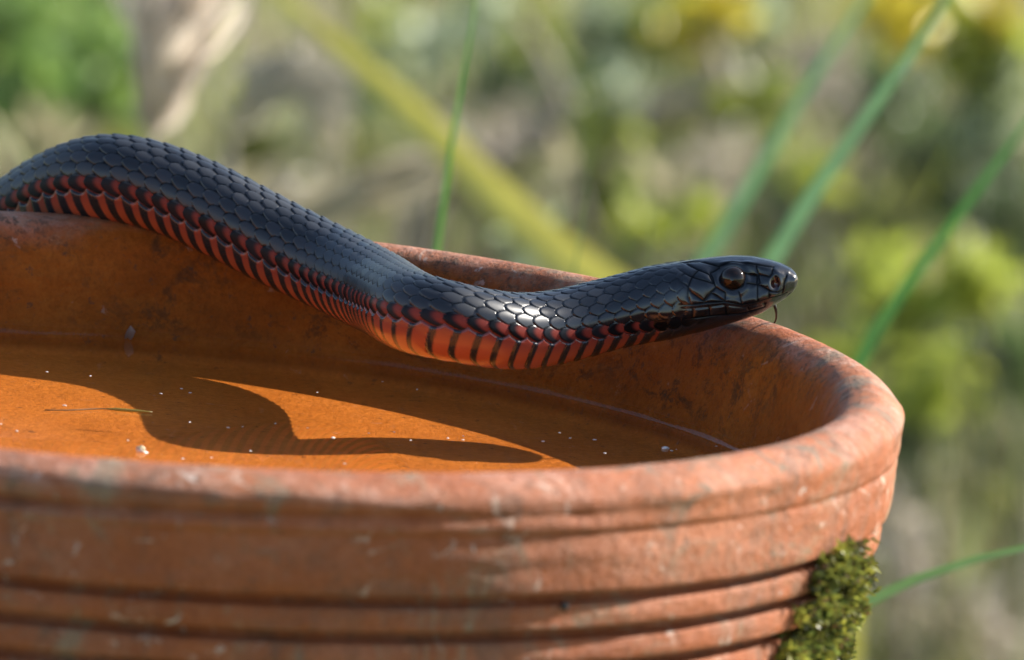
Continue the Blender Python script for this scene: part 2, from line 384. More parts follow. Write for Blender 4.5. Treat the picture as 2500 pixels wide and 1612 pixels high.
GX, GY = gx[hsel], gy[hsel]; dd = np.full(GX.shape, 99.0)
for ln in LINES:
    for (x0, y0), (x1, y1) in zip(ln[:-1], ln[1:]):
        vx_, vy_ = x1 - x0, y1 - y0; t = np.clip(((GX - x0) * vx_ + (GY - y0) * vy_) / (vx_**2 + vy_**2), 0, 1)
        dd = np.minimum(dd, np.hypot(GX - x0 - t * vx_, GY - y0 - t * vy_))
dist[hsel] = dd
hmask = smoothstep(1640, 1690, hx) * (np.abs(sp_) > .12)
disp += hmask * (-2.0 * np.exp(-(dist / 2.0) ** 2) - 1.5 * np.exp(-(dist / 7.0) ** 2) + .7) / PS
disp += (np.abs(sp_) > .3) * (11 * smoothstep(1768, 1724, hx) * smoothstep(1540, 1700, hx) * np.exp(-((gy - 682) / 36) ** 2) + 5 * np.exp(-((gy - np.interp(hx, [1820, 1850, 1890, 1920], [640, 644, 652, 668])) / 8) ** 2) * smoothstep(1815, 1840, hx) * smoothstep(1935, 1900, hx)) / PS
# brow ridge, eye socket, hollow before the eye, nostril, mouth
EYE = (1794, 673)
de = np.hypot((gx - EYE[0]), (gy - EYE[1]) * 1.06)
side = (np.abs(sp_) > .3)
disp += hmask * side * (-7.0 * np.exp(-(de / 27) ** 4) + 2.2 * np.exp(-((de - 37) / 7) ** 2)) / PS
disp += hmask * side * 7.0 * np.exp(-((gx - 1805) / 55) ** 2 - ((gy - 641) / 7) ** 2) / PS
disp += hmask * side * -6.5 * np.exp(-((gx - 1845) / 18) ** 2 - ((gy - 668) / 12) ** 2) / PS
dn = np.hypot((gx - 1897) / 9.5, (gy - 686) / 13)
disp += hmask * side * (-12 * np.exp(-dn ** 3) + 1.8 * np.exp(-((dn - 1.6) / .4) ** 2)) / PS
lip = np.interp(hx, [1600, 1676, 1764, 1812, 1849, 1882, 1925], [742, 735, 727, 733, 727, 717, 712])
disp += hmask * side * (-3.0 * np.exp(-((gy - lip - 5) / 4.5) ** 2) + 5.0 * np.exp(-((gy - lip + 1) / 17) ** 2) * smoothstep(1920, 1880, hx)) / PS
X2, Y2 = X_ + disp * Nx, Y_ + disp * Ny
V = C[:, None, :] + SD2[:, None, :] * X2[..., None] + UP2[:, None, :] * Y2[..., None]
# --- colours of the skin itself
headf = smoothstep(L - 620 / PS, L - 330 / PS, SS)
rnd = (np.sin(bid * 12.9898) * 43758.5453) % 1.0
black = np.array([.0125, .015, .020]); red = np.array([.18, .036, .027]); orange = np.array([.38, .098, .046])
colr = black * (1 + .9 * (rnd[..., None] - .5)) * (1 - .5 * headf[..., None]) + 0 * V
gap = gapf * (1 - .65 * (bi < .5)) * (1 - smoothstep(L - 360 / PS, L - 280 / PS, SS))
colr = colr * (1 - .88 * gap[..., None])
row0 = ((bi < .5) * .0)
r0 = (bi < .5) & (vmask < .5)
thr = .72 + .10 * (rnd - .5) + .30 * headf - .14 * smoothstep(L - 1400 / PS, L - 900 / PS, SS) + .10 * smoothstep(L - 2300 / PS, L - 1400 / PS, SS) * 0
redf = smoothstep(thr - .26, thr + .14, ba + .18 * bb) * r0 * (1 - smoothstep(L - 430 / PS, L - 360 / PS, SS))
colr = colr * (1 - redf[..., None]) + red * redf[..., None]
band = np.interp(ss, [L - 2100 / PS, L - 1350 / PS, L - 1000 / PS, L - 700 / PS, L - 520 / PS, L - 400 / PS, L - 330 / PS], [.54, .50, .30, .29, .42, .62, 1.1])[:, None]
wob = .03 * np.sin(bid * 3.1)
bf = smoothstep(band - .055 + wob, band + .055 + wob, av) 
bf = bf * (1 - smoothstep(.95, 1.0, av))
vcol = black * 1.1 * (1 - bf[..., None]) + (orange * smoothstep(0, .7, vx)[..., None] + red * 1.15 * (1 - smoothstep(0, .7, vx)[..., None])) * bf[..., None]
colr = colr * (1 - vmask[..., None]) + vcol * vmask[..., None]
seam = np.exp(-((A - VE) / 1.4) ** 2)[..., None] * .5
colr = colr * (1 - seam) + black * .6 * seam
noz = np.exp(-dn ** 4) * hmask * side
colr = colr * (1 - noz[..., None]) + np.array([.05, .012, .008]) * noz[..., None]
grv = (np.exp(-(dist / 1.8) ** 2) * hmask)[..., None] * .6
colr = colr * (1 - grv)
rough = .40 + .20 * (rnd - .5) - .15 * smoothstep(L - 1000 / PS, L - 600 / PS, SS) - .12 * headf
rough = rough * (1 - vmask) + .24 * vmask
spec = (.62 + .2 * headf) * (1 - .9 * np.maximum(gapf * (1 - vmask) * (1 - hmask), np.exp(-(dist / 3.4) ** 2) * hmask))
F = grid_faces(n_, m_)
Vf = V.reshape(-1, 3)
tip = np.vstack([C[-1:] + T[-1:] * .3 / PS, C[:1]])
Vall = np.vstack([Vf, tip]); base = (n_ - 1) * m_
j = np.arange(m_); F3a = np.stack([base + j, base + (j + 1) % m_, np.full(m_, n_ * m_)], 1); F3b = np.stack([(j + 1) % m_, j, np.full(m_, n_ * m_ + 1)], 1)
colr_all = np.vstack([colr.reshape(-1, 3), [black, black]]); ra = np.concatenate([rough.ravel(), [.3, .4]]); sa_ = np.concatenate([spec.ravel(), [.5, .5]])
snake_root_loc = Vector(wm(pts[len(tail) + 5])); 
snake = empty('snake', (0.05, 0.43, 0))
tag(snake, 'black snake with red belly stretched across the bowl, chin resting on the rim', 'snake')
Vw = wm(Vall) - np.array(snake.location)
me = mesh_np('body', Vw, [F, F3a, F3b], True, {'col': colr_all, 'rough': ra, 'spec': sa_})
body = obj('body', me, M_SKIN, snake)


# eyes: glossy balls set in the sockets
k = NT('snake_eye'); P = k.obj()
k.set(Base_Color=k.ramp(k.noise(700, 2, .5, P), [(.4, (.006, .004, .003)), (.6, (.016, .008, .005))]), Roughness=.06, Specular_IOR_Level=.4, Coat_Weight=.0, Coat_Roughness=.03)
M_EYE = k.m
k = NT('snake_pupil'); k.set(Base_Color=(.003, .003, .004), Roughness=.05, Coat_Weight=.6, Coat_Roughness=.03); M_PUP = k.m
def ball(name, rx, ry, rz, n=32, m=20, th0=0.0, th1=math.pi):
    th = np.linspace(th0 + 1e-4, th1 - 1e-4, m)[:, None]; ph_ = np.linspace(0, 2 * np.pi, n, endpoint=False)[None]
    V = np.stack([rx * np.sin(th) * np.cos(ph_), ry * np.sin(th) * np.sin(ph_), rz * np.cos(th) + 0 * ph_], -1).reshape(-1, 3)
    return mesh_np(name, V, grid_faces(m, n))
hi = int(np.argmin(np.abs((1950 - (L - ss) * PS) - EYE[0])))
def head_pt(upx, out):     # point beside the head axis at the eye: up px, outward px along +/- flank
    return wm(C[hi] + UP2[hi] * upx / PS / .955) , SD2[hi]
eye_me = ball('eye', 32 / PS / .955 * R, 30.5 / PS / .955 * R, 29 / PS / .955 * R)
pup_me = ball('pupil', 19 / PS / .955 * R, 19 / PS / .955 * R, 29.5 / PS / .955 * R, 28, 10, 0, math.radians(75))
for sg in (1, -1):
    c0 = C[hi] + UP2[hi] * (cyl[hi, 0] - EYE[1]) / PS / .955 + SD2[hi] * sg * (HW[hi] * .90 - 14 / PS)
    e_ = obj('eye', eye_me, M_EYE, snake)
    zax = Vector(SD2[hi] * sg).normalized(); xax = Vector(T[hi]); xax = (xax - zax * xax.dot(zax)).normalized(); yax = zax.cross(xax)
    e_.matrix_local = Matrix.Translation(Vector(wm(c0)) - snake.location) @ Matrix((xax, yax, zax)).transposed().to_4x4()
    p_ = obj('pupil', pup_me, M_PUP, e_)
# tongue hanging from the lip over the rim
def tube(name, path, rad, n=10, attrs=None):
    path = np.asarray(path, float); rad = np.broadcast_to(np.asarray(rad, float), (len(path),))
    T_ = np.gradient(path, axis=0); T_ /= np.linalg.norm(T_, axis=1)[:, None] + 1e-12
    ref = np.array([.3, .9, .2]); a_ = np.cross(T_, ref); a_ /= np.linalg.norm(a_, axis=1)[:, None] + 1e-12; b_ = np.cross(T_, a_)
    an = np.linspace(0, 2 * np.pi, n, endpoint=False)
    V = path[:, None] + rad[:, None, None] * (a_[:, None] * np.cos(an)[None, :, None] + b_[:, None] * np.sin(an)[None, :, None])
    V = V.reshape(-1, 3); F = grid_faces(len(path), n)
    m = len(V); V = np.vstack([V, path[:1], path[-1:]]); j = np.arange(n); q0 = (len(path) - 1) * n
    return V, [F, np.stack([(j + 1) % n, j, np.full(n, m)], 1), np.stack([q0 + j, q0 + (j + 1) % n, np.full(n, m + 1)], 1)]
k = NT('tongue_skin'); k.set(Base_Color=(.012, .010, .012), Roughness=.25); M_TNG = k.m
tp = np.array([wm(ony(x, y, .445 + d)) for x, y, d in [(1880, 728, 0), (1889, 738, .0), (1895, 752, .0), (1897, 766, .004), (1896, 780, .012), (1890, 792, .02)]]) - np.array(snake.location)
tp = nspline(np.arange(6.0), tp, np.linspace(0, 5, 24))
V, Fq = tube('tongue', tp, np.linspace(5.5, 2.0, 24) / PS * R)
obj('tongue', mesh_np('tongue', V, Fq), M_TNG, snake)

# ------------------------------------------------------------------ water in the bowl
def proj(P):
    P = np.atleast_2d(P); x, y, z = P[:, 0], P[:, 1], P[:, 2]
    v = z * math.cos(ELEV) + y * math.sin(ELEV); w = y * math.cos(ELEV) - z * math.sin(ELEV)
    m = PS * DIST / (DIST + w); u = x * m; v = -v * m
    return np.stack([PCX + _c * u - _s * v, PCY + _s * u + _c * v], 1)
k = NT('water_surface'); k.t.nodes.remove(k.b)
fr = k.n('ShaderNodeFresnel'); gm = k.n('ShaderNodeNewGeometry')      # same reflectance from above and from below
mr = k.n('ShaderNodeMapRange'); mr.inputs['To Min'].default_value = 1.333; mr.inputs['To Max'].default_value = 1 / 1.333; k.l(gm.outputs['Backfacing'], mr.inputs['Value']); k.l(mr.outputs[0], fr.inputs['IOR'])
tr = k.n('ShaderNodeBsdfTransparent'); tr.inputs[0].default_value = (1.0, .97, .91, 1)
gl = k.n('ShaderNodeBsdfGlossy'); gl.inputs['Roughness'].default_value = .015
bp = k.n('ShaderNodeBump'); bp.inputs['Strength'].default_value = .03; bp.inputs['Distance'].default_value = .001
k.l(k.noise(22, 2, .4, k.obj()), bp.inputs['Height']); k.l(bp.outputs[0], gl.inputs['Normal']); 
mx = k.n('ShaderNodeMixShader'); k.l(fr.outputs[0], mx.inputs[0]); k.l(tr.outputs[0], mx.inputs[1]); k.l(gl.outputs[0], mx.inputs[2]); k.l(mx.outputs[0], k.out.inputs['Surface'])
M_WATER = k.m
wr = .8715
wp = [(.0005, 0), (.3, 0), (.6, 0), (.80, 0), (wr - .022, 0), (wr - .015, .0006), (wr - .010, .0016), (wr - .006, .0034), (wr - .003, .0056), (wr, .0085), (wr + .004, .0105)]
wt = obj('water', lathe('water', wp, 360), M_WATER); wt.location = (0, 0, RIM + WATER * R)
tag(wt, kind='structure')

# ------------------------------------------------------------------ things floating on the water
k = NT('pale_husk'); k.set(Base_Color=k.ramp(k.noise(400, 3, .6, k.obj()), [(.35, (.42, .34, .25)), (.6, (.80, .76, .70))]), Roughness=.6); M_HUSK = k.m
def lump(name, a, b, c, seed, n=14, m=9):
    r2 = np.random.default_rng(seed); th = np.linspace(.02, math.pi - .02, m)[:, None]; ph_ = np.linspace(0, 2 * np.pi, n, endpoint=False)[None]
    w = 1 + .18 * np.sin(2 * ph_ + r2.random() * 6) * np.sin(th) + .12 * np.sin(3 * ph_ + 4 * th + r2.random() * 6)
    V = np.stack([a * w * np.sin(th) * np.cos(ph_), b * w * np.sin(th) * np.sin(ph_), c * w * np.cos(th) + 0 * ph_], -1).reshape(-1, 3)
    return mesh_np(name, V, grid_faces(m, n))
specks = [(158, 990, 6, 3), (42, 1052, 5, 4), (312, 1075, 4, 3), (393, 961, 4, 3), (443, 949, 4, 3), (464, 959, 4, 3), (463, 1031, 4, 3), (557, 1044, 4, 3), (592, 1042, 3, 2), (611, 1101, 4, 3), (672, 1034, 4, 3), (446, 1120, 4, 3), (516, 1117, 4, 3),
          (751, 1045, 3, 3), (774, 958, 3, 3), (813, 1069, 7, 6), (841, 1132, 5, 3), (934, 932, 3, 2), (962, 1055, 4, 3), (1002, 1075, 4, 3), (1093, 1070, 5, 3), (1130, 1074, 4, 3), (1131, 1065, 5, 2), (1018, 951, 5, 3), (1326, 1078, 5, 4), (1366, 1057, 4, 3),
          (1392, 1070, 4, 3), (1452, 1074, 5, 4), (1477, 1107, 4, 3), (1640, 1101, 4, 3), (1652, 1098, 3, 2), (1750, 1090, 4, 3), (115, 908, 4, 3), (221, 918, 4, 3), (2, 1035, 4, 3), (900, 1058, 3, 2)]
lumps = [lump('speck', 1, .75, .55, q) for q in range(4)]
for m in lumps: m.materials.append(M_HUSK)
for q, (x, y, a, b) in enumerate(specks):
    p = wm(onz(x, y, WATER)); o = obj('floating_seed', lumps[q % 4]); o.location = Vector(p); r0_ = a / PS * R
    o.scale = (r0_, r0_ * b / a * 1.3, r0_ * .5); o.rotation_euler = (0, 0, rng.random() * 6)
    zone = 'near the white petal' if x > 1560 else 'in the shaded water right of the sunlit patch' if x > 1280 else 'in the shaded water by the far wall' if y < 970 else 'in the sunlit water near the insect husk' if x < 420 else "in the snake's shadow on the water" if (x < 760 and y < 1110) else 'in the narrow sunlit strip behind the near rim' if y > 1095 else 'on the sunlit wedge of water beside the shadow'
    tag(o, 'tiny pale seed speck floating ' + zone, 'seed', 'pale specks floating on the water')
o = obj('floating_petal', lump('petal', 11 / PS * R, 9 / PS * R, 4.5 / PS * R, 31, 20, 11), M_HUSK); o.location = Vector(wm(onz(1625, 1095, WATER + .001)))
tag(o, 'small white oval petal floating in the shaded water under the snake', 'petal')
k = NT('dry_husk'); k.set(Base_Color=k.ramp(k.noise(300, 3, .6, k.obj()), [(.35, (.10, .07, .05)), (.5, (.50, .38, .20)), (.65, (.72, .68, .62))]), Roughness=.5); M_DRYH = k.m
hk = empty('insect_husk', wm(onz(345, 1103, WATER)))
tag(hk, 'curled brown and white insect husk floating in the sunlit water', 'husk')
h1 = obj('shell', lump('shell', 13 / PS * R, 10 / PS * R, 8 / PS * R, 5, 18, 11), M_DRYH, hk); h1.location = (-2 / PS * R, 0, 6 / PS * R); h1.rotation_euler = (.3, .5, -.6)
h2 = obj('wing', lump('wing', 10 / PS * R, 6 / PS * R, 2.5 / PS * R, 8, 18, 9), M_HUSK, hk); h2.location = (9 / PS * R, -14 / PS * R, 2 / PS * R); h2.rotation_euler = (.2, .2, .9)

k = NT('dark_lump'); k.set(Base_Color=(.02, .018, .02), Roughness=.5)
tg = math.radians(-56.2)
for t_ in np.radians(np.linspace(-80, -30, 501)):
    if abs(proj(np.array([[.986 * math.cos(t_), .986 * math.sin(t_), -.166]]))[0, 0] - 1378) < 1.6: tg = t_
o = obj('dark_spot', lump('dark_spot', 9 / PS * R, 9 / PS * R, 10 / PS * R, 3, 16, 10), k.m); o.location = Vector(wm((.986 * math.cos(tg), .986 * math.sin(tg), -.166)))  # lump added where a small dark spot shows below the groove
tag(o, 'small dark lump added for the dark spot just under the uppermost groove of the bowl', 'seed')
# ------------------------------------------------------------------ leaf and grass materials (albedo from the blade itself)
def mat_leaf(name, transl=.45):
    k = NT(name); a = k.n('ShaderNodeAttribute', attribute_name='col')
    df = k.n('ShaderNodeBsdfDiffuse'); ts = k.n('ShaderNodeBsdfTranslucent'); gl = k.n('ShaderNodeBsdfGlossy'); gl.inputs['Roughness'].default_value = .42
    var = k.mix(.35, a.outputs['Color'], k.mix(1.0, a.outputs['Color'], k.ramp(k.noise(60, 3, .6, k.obj()), [(.3, (.6, .6, .6)), (.7, (1.4, 1.4, 1.3))]), 'MULTIPLY'))
    k.l(var, df.inputs[0]); k.l(var, ts.inputs[0])
    m1 = k.n('ShaderNodeMixShader'); m1.inputs[0].default_value = transl; k.l(df.outputs[0], m1.inputs[1]); k.l(ts.outputs[0], m1.inputs[2])
    m2 = k.n('ShaderNodeMixShader'); m2.inputs[0].default_value = .05; k.l(m1.outputs[0], m2.inputs[1]); k.l(gl.outputs[0], m2.inputs[2])
    k.l(m2.outputs[0], k.out.inputs['Surface']); k.t.nodes.remove(k.b); return k.m
M_LEAF = mat_leaf('leaf_tissue'); M_DRY = mat_leaf('dry_stem', .45)
def blade_geo(path, width, fold=.25, col=(.1, .2, .05), tip=True):
    """one grass blade: a folded strip with a midrib; path (n,3) metres"""
    path = np.asarray(path, float); n = len(path); T_ = np.gradient(path, axis=0); T_ /= np.linalg.norm(T_, axis=1)[:, None]
    view = np.array([.15, -1, .1]); sd_ = np.cross(T_, view); sd_ /= np.linalg.norm(sd_, axis=1)[:, None] + 1e-9; nn = np.cross(sd_, T_)
    t = np.linspace(0, 1, n); w = width * (.75 + .25 * np.minimum(t * 4, 1)) * (np.clip((1 - t) * 4, 0, 1) ** .6 if tip else 1) * .5 + 1e-5
    V = np.stack([path - sd_ * w[:, None] + nn * (w * fold)[:, None], path, path + sd_ * w[:, None] + nn * (w * fold)[:, None]], 1).reshape(-1, 3)
    c = np.tile(np.array(col), (len(V), 1)); c[1::3] *= 1.15
    return V, grid_faces(n, 3, False), c
def merge(parts):
    V, F, Cc, o = [], [], [], 0
    for v, f, c in parts: V.append(v); F.append(f + o); Cc.append(c); o += len(v)
    return np.vstack(V), np.vstack(F), np.vstack(Cc)

fs = empty('floating_straw', wm(onz(240, 1000, WATER))); tag(fs, 'thin grass stalk with a greenish seed head floating on the sunlit water', 'straw')
fl = np.array(fs.location); pa = np.array([wm(onz(x, y, WATER + .002)) for x, y in [(110, 1001), (180, 1001), (245, 998), (300, 1001), (372, 1006)]]) - fl; pa = nspline(np.arange(5.0), pa, np.linspace(0, 4, 24))
V, Fq = tube('stalk', pa[:16], 1.6 / PS * R, 8); obj('stalk', mesh_np('stalk', V, Fq, True, {'col': np.tile(np.array((.16, .10, .03)), (len(V), 1))}), M_DRY, fs)
V, Fq = tube('seed_head', pa[13:], np.interp(np.arange(11), [0, 3, 7, 10], [1.8, 4.5, 4.0, 1.0]) / PS * R, 8); obj('seed_head', mesh_np('seed_head', V, Fq, True, {'col': np.tile(np.array((.34, .28, .05)), (len(V), 1))}), M_DRY, fs)
def on_wall(px, z): 
    rr = float(np.interp(z, [-.17, -.10, -.045], [.868, .886, .902])); ts = np.radians(np.linspace(40, 140, 2001)); q_ = proj(np.stack([rr * np.cos(ts), rr * np.sin(ts), 0 * ts + z], 1)); i_ = int(np.argmin(np.abs(q_[:, 0] - px))); return np.array([rr * math.cos(ts[i_]), rr * math.sin(ts[i_]), z])
p = wm(on_wall(312, -.160)); e_ = empty('leaf_scrap', p); tag(e_, 'grey scrap of dead leaf stuck to the inner wall at the waterline', 'leaf')
V, F, Cc = blade_geo(np.array([(0, 0, 0), (.0004, -.001, .0016), (.001, -.0014, .0034), (.0008, -.0010, .0050)]) * .8, .0024, .5, (.30, .25, .22)); obj('scrap', mesh_np('scrap', V, F, True, {'col': Cc}), M_DRY, e_)
# ------------------------------------------------------------------ moss on the bowl
poly = np.array([(2072, 1325), (2086, 1335), (2090, 1385), (2074, 1440), (2080, 1480), (2106, 1508), (2108, 1540), (2060, 1572), (2040, 1625), (1885, 1625), (1895, 1570), (1935, 1545), (1945, 1485), (1975, 1440), (1975, 1378), (2035, 1345)], float)
def inpoly(P, poly):
    x, y = P[:, 0], P[:, 1]; c = np.zeros(len(P), bool); j = len(poly) - 1
    for i in range(len(poly)):
        xi, yi = poly[i]; xj, yj = poly[j]
        c ^= ((yi > y) != (yj > y)) & (x < (xj - xi) * (y - yi) / (yj - yi + 1e-9) + xi); j = i
    return c
no = 120000
th_ = rng.uniform(math.radians(-85), math.radians(5), no); z_ = rng.uniform(-.42, -.10, no)
op = prof[prof[:, 0] > .5]; ia = int(np.argmax(op[:, 1])); op = op[ia:]; op = op[op[:, 1] < -.02]; od = np.argsort(op[:, 1]); r_s = np.interp(z_, op[od, 1], op[od, 0])
Pm = np.stack([r_s * np.cos(th_), r_s * np.sin(th_), z_], 1)
sel = inpoly(proj(Pm) + rng.normal(0, 1, (no, 2)) * np.where(rng.random((no, 1)) < .14, 17, 5), poly); Pm, th_ = Pm[sel][:1600], th_[sel][:1600]
parts = []
for p, t in zip(Pm, th_):
    nrm = np.array([math.cos(t), math.sin(t), .25]); p = p * R
    bulge = .0055 * max(.1, .5 + 1.3 * vnoise(np.array([p[0] * 260]), np.array([p[2] * 260]))[0])
    lp = rng.random(); shade = .55 + .9 * rng.random()
    base_c = np.array([.20, .19, .030]) * (1 - lp) + np.array([.07, .10, .024]) * lp; base_c = base_c * shade * (.45 + 1.5 * max(0., .5 + 1.2 * vnoise(np.array([p[0] * 420 + 7]), np.array([p[2] * 420]))[0]))
    if rng.random() < .08: base_c = np.array([.12, .07, .03])
    nl_ = 9
    dirs = nrm + rng.normal(0, .75, (nl_, 3)); dirs /= np.linalg.norm(dirs, axis=1)[:, None]
    ln = rng.uniform(.0014, .0034, nl_)[:, None]; w = np.cross(dirs, rng.normal(0, 1, (nl_, 3))); w /= np.linalg.norm(w, axis=1)[:, None]; w *= .00045
    b0 = p + nrm * bulge * rng.uniform(0, 1, (nl_, 1))
    V = np.stack([b0 - w * .6, b0 + w * .6, b0 + dirs * ln * .55 + w, b0 + dirs * ln, b0 + dirs * ln * .55 - w], 1)
    idx = np.arange(nl_)[:, None] * 5
    parts.append((V.reshape(-1, 3), np.concatenate([idx + np.array([[0, 1, 2, 4]]), idx + np.array([[4, 2, 3, 3]])]), np.repeat(base_c[None] * rng.uniform(.7, 1.3, (nl_, 1)), 5, 0)))
V, F, Cc = merge(parts); tri = F[:, 2] == F[:, 3]
mo = obj('moss', mesh_np('moss', V, [F[~tri], F[tri][:, :3]], False, {'col': Cc}), M_LEAF); mo.location = (0, 0, RIM)
tag(mo, 'clump of green and olive moss growing on the grooved side of the bowl', 'moss', kind='stuff')

# ------------------------------------------------------------------ pedestal under the bowl
pp = [(.0005, -.64), (.62, -.64), (.64, -.67), (.60, -.72), (.50, -.80), (.46, -.95), (.44, -1.8), (.45, -2.9), (.48, -3.3), (.56, -3.5), (.68, -3.72), (.78, -3.80), (.82, -3.90), (.82, -3.998), (.0005, -3.998)]
pe = obj('pedestal', lathe('pedestal', densify(chaikin(pp, 2), .02), 160), M_TC); pe.location = (0, 0, RIM)
tag(pe, 'terracotta pedestal column standing on the ground beneath the bowl', 'pedestal')

# ------------------------------------------------------------------ ground
k = NT('leaf_litter_soil'); P = k.obj()
c1 = k.ramp(k.noise(5, 6, .65, P, .4), [(.30, (.15, .125, .08)), (.45, (.26, .22, .16)), (.60, (.19, .20, .08)), (.75, (.38, .33, .26))])
c1 = k.mix(k.step(k.noise(1.1, 3, .5, P), .45, .62), c1, k.ramp(k.noise(30, 4, .7, P), [(.3, (.11, .15, .04)), (.7, (.21, .25, .07))]))
k.set(Base_Color=c1, Roughness=.95); k.bump(k.noise(40, 5, .7, P), .8, .03)
n = 60; gx_ = np.linspace(-1, 1, n); gx_ = np.sign(gx_) * np.abs(gx_) ** 3 * 120
GXX, GYY = np.meshgrid(gx_, gx_); V = np.stack([GXX, GYY, .0 * GXX], -1).reshape(-1, 3)
go = obj('ground', mesh_np('ground', V, grid_faces(n, n, False)), k.m); tag(go, kind='structure')

# ------------------------------------------------------------------ plants behind the bowl
GREEN, OLIVE, LIME, YEL, STRAW, GREY, DARK, PALE = (.14, .26, .045), (.22, .235, .075), (.37, .42, .065), (.60, .50, .045), (.54, .48, .30), (.44, .38, .31), (.125, .185, .068), (.42, .48, .31)
def field(nb, xr, yr, hr, wr_, cols, seed, lean=.35):
    """many loose blades as one mesh"""
    g = np.random.default_rng(seed); n = nb
    b = np.stack([g.uniform(*xr, n), g.uniform(*yr, n), np.zeros(n)], 1); h = g.uniform(*hr, n)[:, None]; a = g.uniform(0, 2 * np.pi, n)
    d = np.stack([np.cos(a), np.sin(a), 0 * a], 1) * g.uniform(.1, 1, (n, 1)) * lean
    up_ = np.array([0, 0, 1.0]); w = g.uniform(*wr_, n)[:, None]; sd_ = np.stack([-np.sin(a + .8), np.cos(a + .8), 0 * a], 1) * w * .5
    V = np.stack([b - sd_, b + sd_, b + h * (.5 * up_ + .3 * d) - sd_ * .8, b + h * (.5 * up_ + .3 * d) + sd_ * .8, b + h * (.92 * up_ + d)], 1).reshape(-1, 3)
    i = np.arange(n)[:, None] * 5; c = np.array(cols)[g.integers(0, len(cols), n)] * g.uniform(.6, 1.35, (n, 1))
    return mesh_np('blades', V, [i + np.array([[0, 1, 3, 2]]), i + np.array([[2, 3, 4]])], True, {'col': np.repeat(c, 5, 0)})
gr = obj('meadow_grass', field(36000, (-3.2, 3.6), (2.2, 10), (.06, .26), (.003, .008), [GREEN, OLIVE, OLIVE, STRAW, STRAW, GREY, LIME, (.20, .16, .10)], 3), M_LEAF)
tag(gr, 'loose mixed green and straw grass covering the ground behind the bowl', 'grass', kind='stuff')
gl_ = np.random.default_rng(12)
def leaves(center, rad, nl, col, size, g, squash=.8, stretch=1.9):
    p = g.normal(0, 1, (nl, 3)); p /= np.linalg.norm(p, axis=1)[:, None]; p *= g.random((nl, 1)) ** .45
    p = center + p * rad * np.array([1, 1, squash])
    d = g.normal(0, 1, (nl, 3)) + np.array([0, 0, .3]); d /= np.linalg.norm(d, axis=1)[:, None]; w = np.cross(d, g.normal(0, 1, (nl, 3))); w /= np.linalg.norm(w, axis=1)[:, None]; nn = np.cross(d, w)
    l = size * g.uniform(.6, 1.3, (nl, 1)); w = w * l / stretch * .5
    V = np.stack([p, p + d * l * .45 + w + nn * l * .07, p + d * l * .45, p + d * l * .45 - w + nn * l * .07, p + d * l - nn * l * .12], 1).reshape(-1, 3)
    i = np.arange(nl)[:, None] * 5; F = np.concatenate([i + np.array([[0, 1, 2]]), i + np.array([[0, 2, 3]]), i + np.array([[1, 4, 2]]), i + np.array([[2, 4, 3]])])
    c = np.array(col)[None] * g.uniform(.55, 1.4, (nl, 1)) * np.array([1, 1, 1]) + g.normal(0, .008, (nl, 3)); return V, F, np.repeat(np.clip(c, .01, .9), 5, 0)
def stem_path(base, top, bow, n=8):
    t = np.linspace(0, 1, n)[:, None]; return base * (1 - t) + top * t + np.array(bow) * (4 * t * (1 - t))
def sprig(px, py, Y, rpx, col, nl, size, label, cat, name, group, dx=0.0, scol=(.10, .11, .05), squash=.8, stretch=1.9):
    c = wm(ony(px, py, Y)); m = (DIST + Y) / DIST * R / PS; rad = rpx * m
    base = np.array([c[0] + dx + gl_.normal(0, .04), c[1] + gl_.normal(0, .05), 0.0])
    e_ = empty(name, base); tag(e_, label, cat, group)
    top = c + np.array([0, 0, rad * .5])
    parts = []
    for q in range(3):
        tq = c + gl_.normal(0, .45, 3) * rad
        pth = stem_path(base + gl_.normal(0, .01, 3) * np.array([1, 1, 0]), tq, (gl_.normal(0, .03), gl_.normal(0, .03), 0), 8) - base
        V, Fq = tube('stem', pth, np.linspace(.0032, .0012, 8), 6)
        F4 = Fq[0]; parts.append((V, np.concatenate([F4, np.pad(Fq[1], ((0, 0), (0, 1)), mode='edge'), np.pad(Fq[2], ((0, 0), (0, 1)), mode='edge')]), np.tile(np.array(scol), (len(V), 1))))
    V, F, Cc = merge(parts); tri = F[:, 2] == F[:, 3]
    obj('stem', mesh_np('stem', V, [F[~tri], F[tri][:, :3]], True, {'col': Cc}), M_DRY, e_)
    V, F, Cc = leaves(c - base, rad, nl, col, size, gl_, squash, stretch)
    lo = obj('foliage', mesh_np('foliage', V, F, True, {'col': Cc}), M_LEAF, e_); lo['kind'] = 'stuff'
    return e_
LB = {'y': ('yellow flowering sprig standing in the grass behind the bowl', 'shrub', 'yellow_sprig', 'yellow sprigs behind the bowl', YEL),
      'l': ('lime green leafy sprig in the grass behind the bowl', 'shrub', 'leafy_sprig', 'lime leafy sprigs behind the bowl', LIME),
      'g': ('mid green leafy plant growing behind the bowl', 'plant', 'leafy_plant', 'green leafy plants behind the bowl', (.21, .32, .075)),
      'd': ('dark green low plant growing behind the bowl', 'plant', 'dark_plant', 'dark green plants behind the bowl', DARK),
      'o': ('olive leafy plant growing behind the bowl', 'plant', 'olive_plant', 'olive plants behind the bowl', OLIVE),
      's': ('pale straw coloured dead sprig behind the bowl', 'plant', 'dead_sprig', 'dead sprigs behind the bowl', STRAW),
      'w': ('pale grey green leafy sprig behind the bowl', 'plant', 'pale_sprig', 'pale sprigs behind the bowl', PALE),
      'b': ('grey brown tangle of dead twigs and leaves behind the bowl', 'twigs', 'dead_twig_clump', 'dead twig clumps behind the bowl', GREY)}
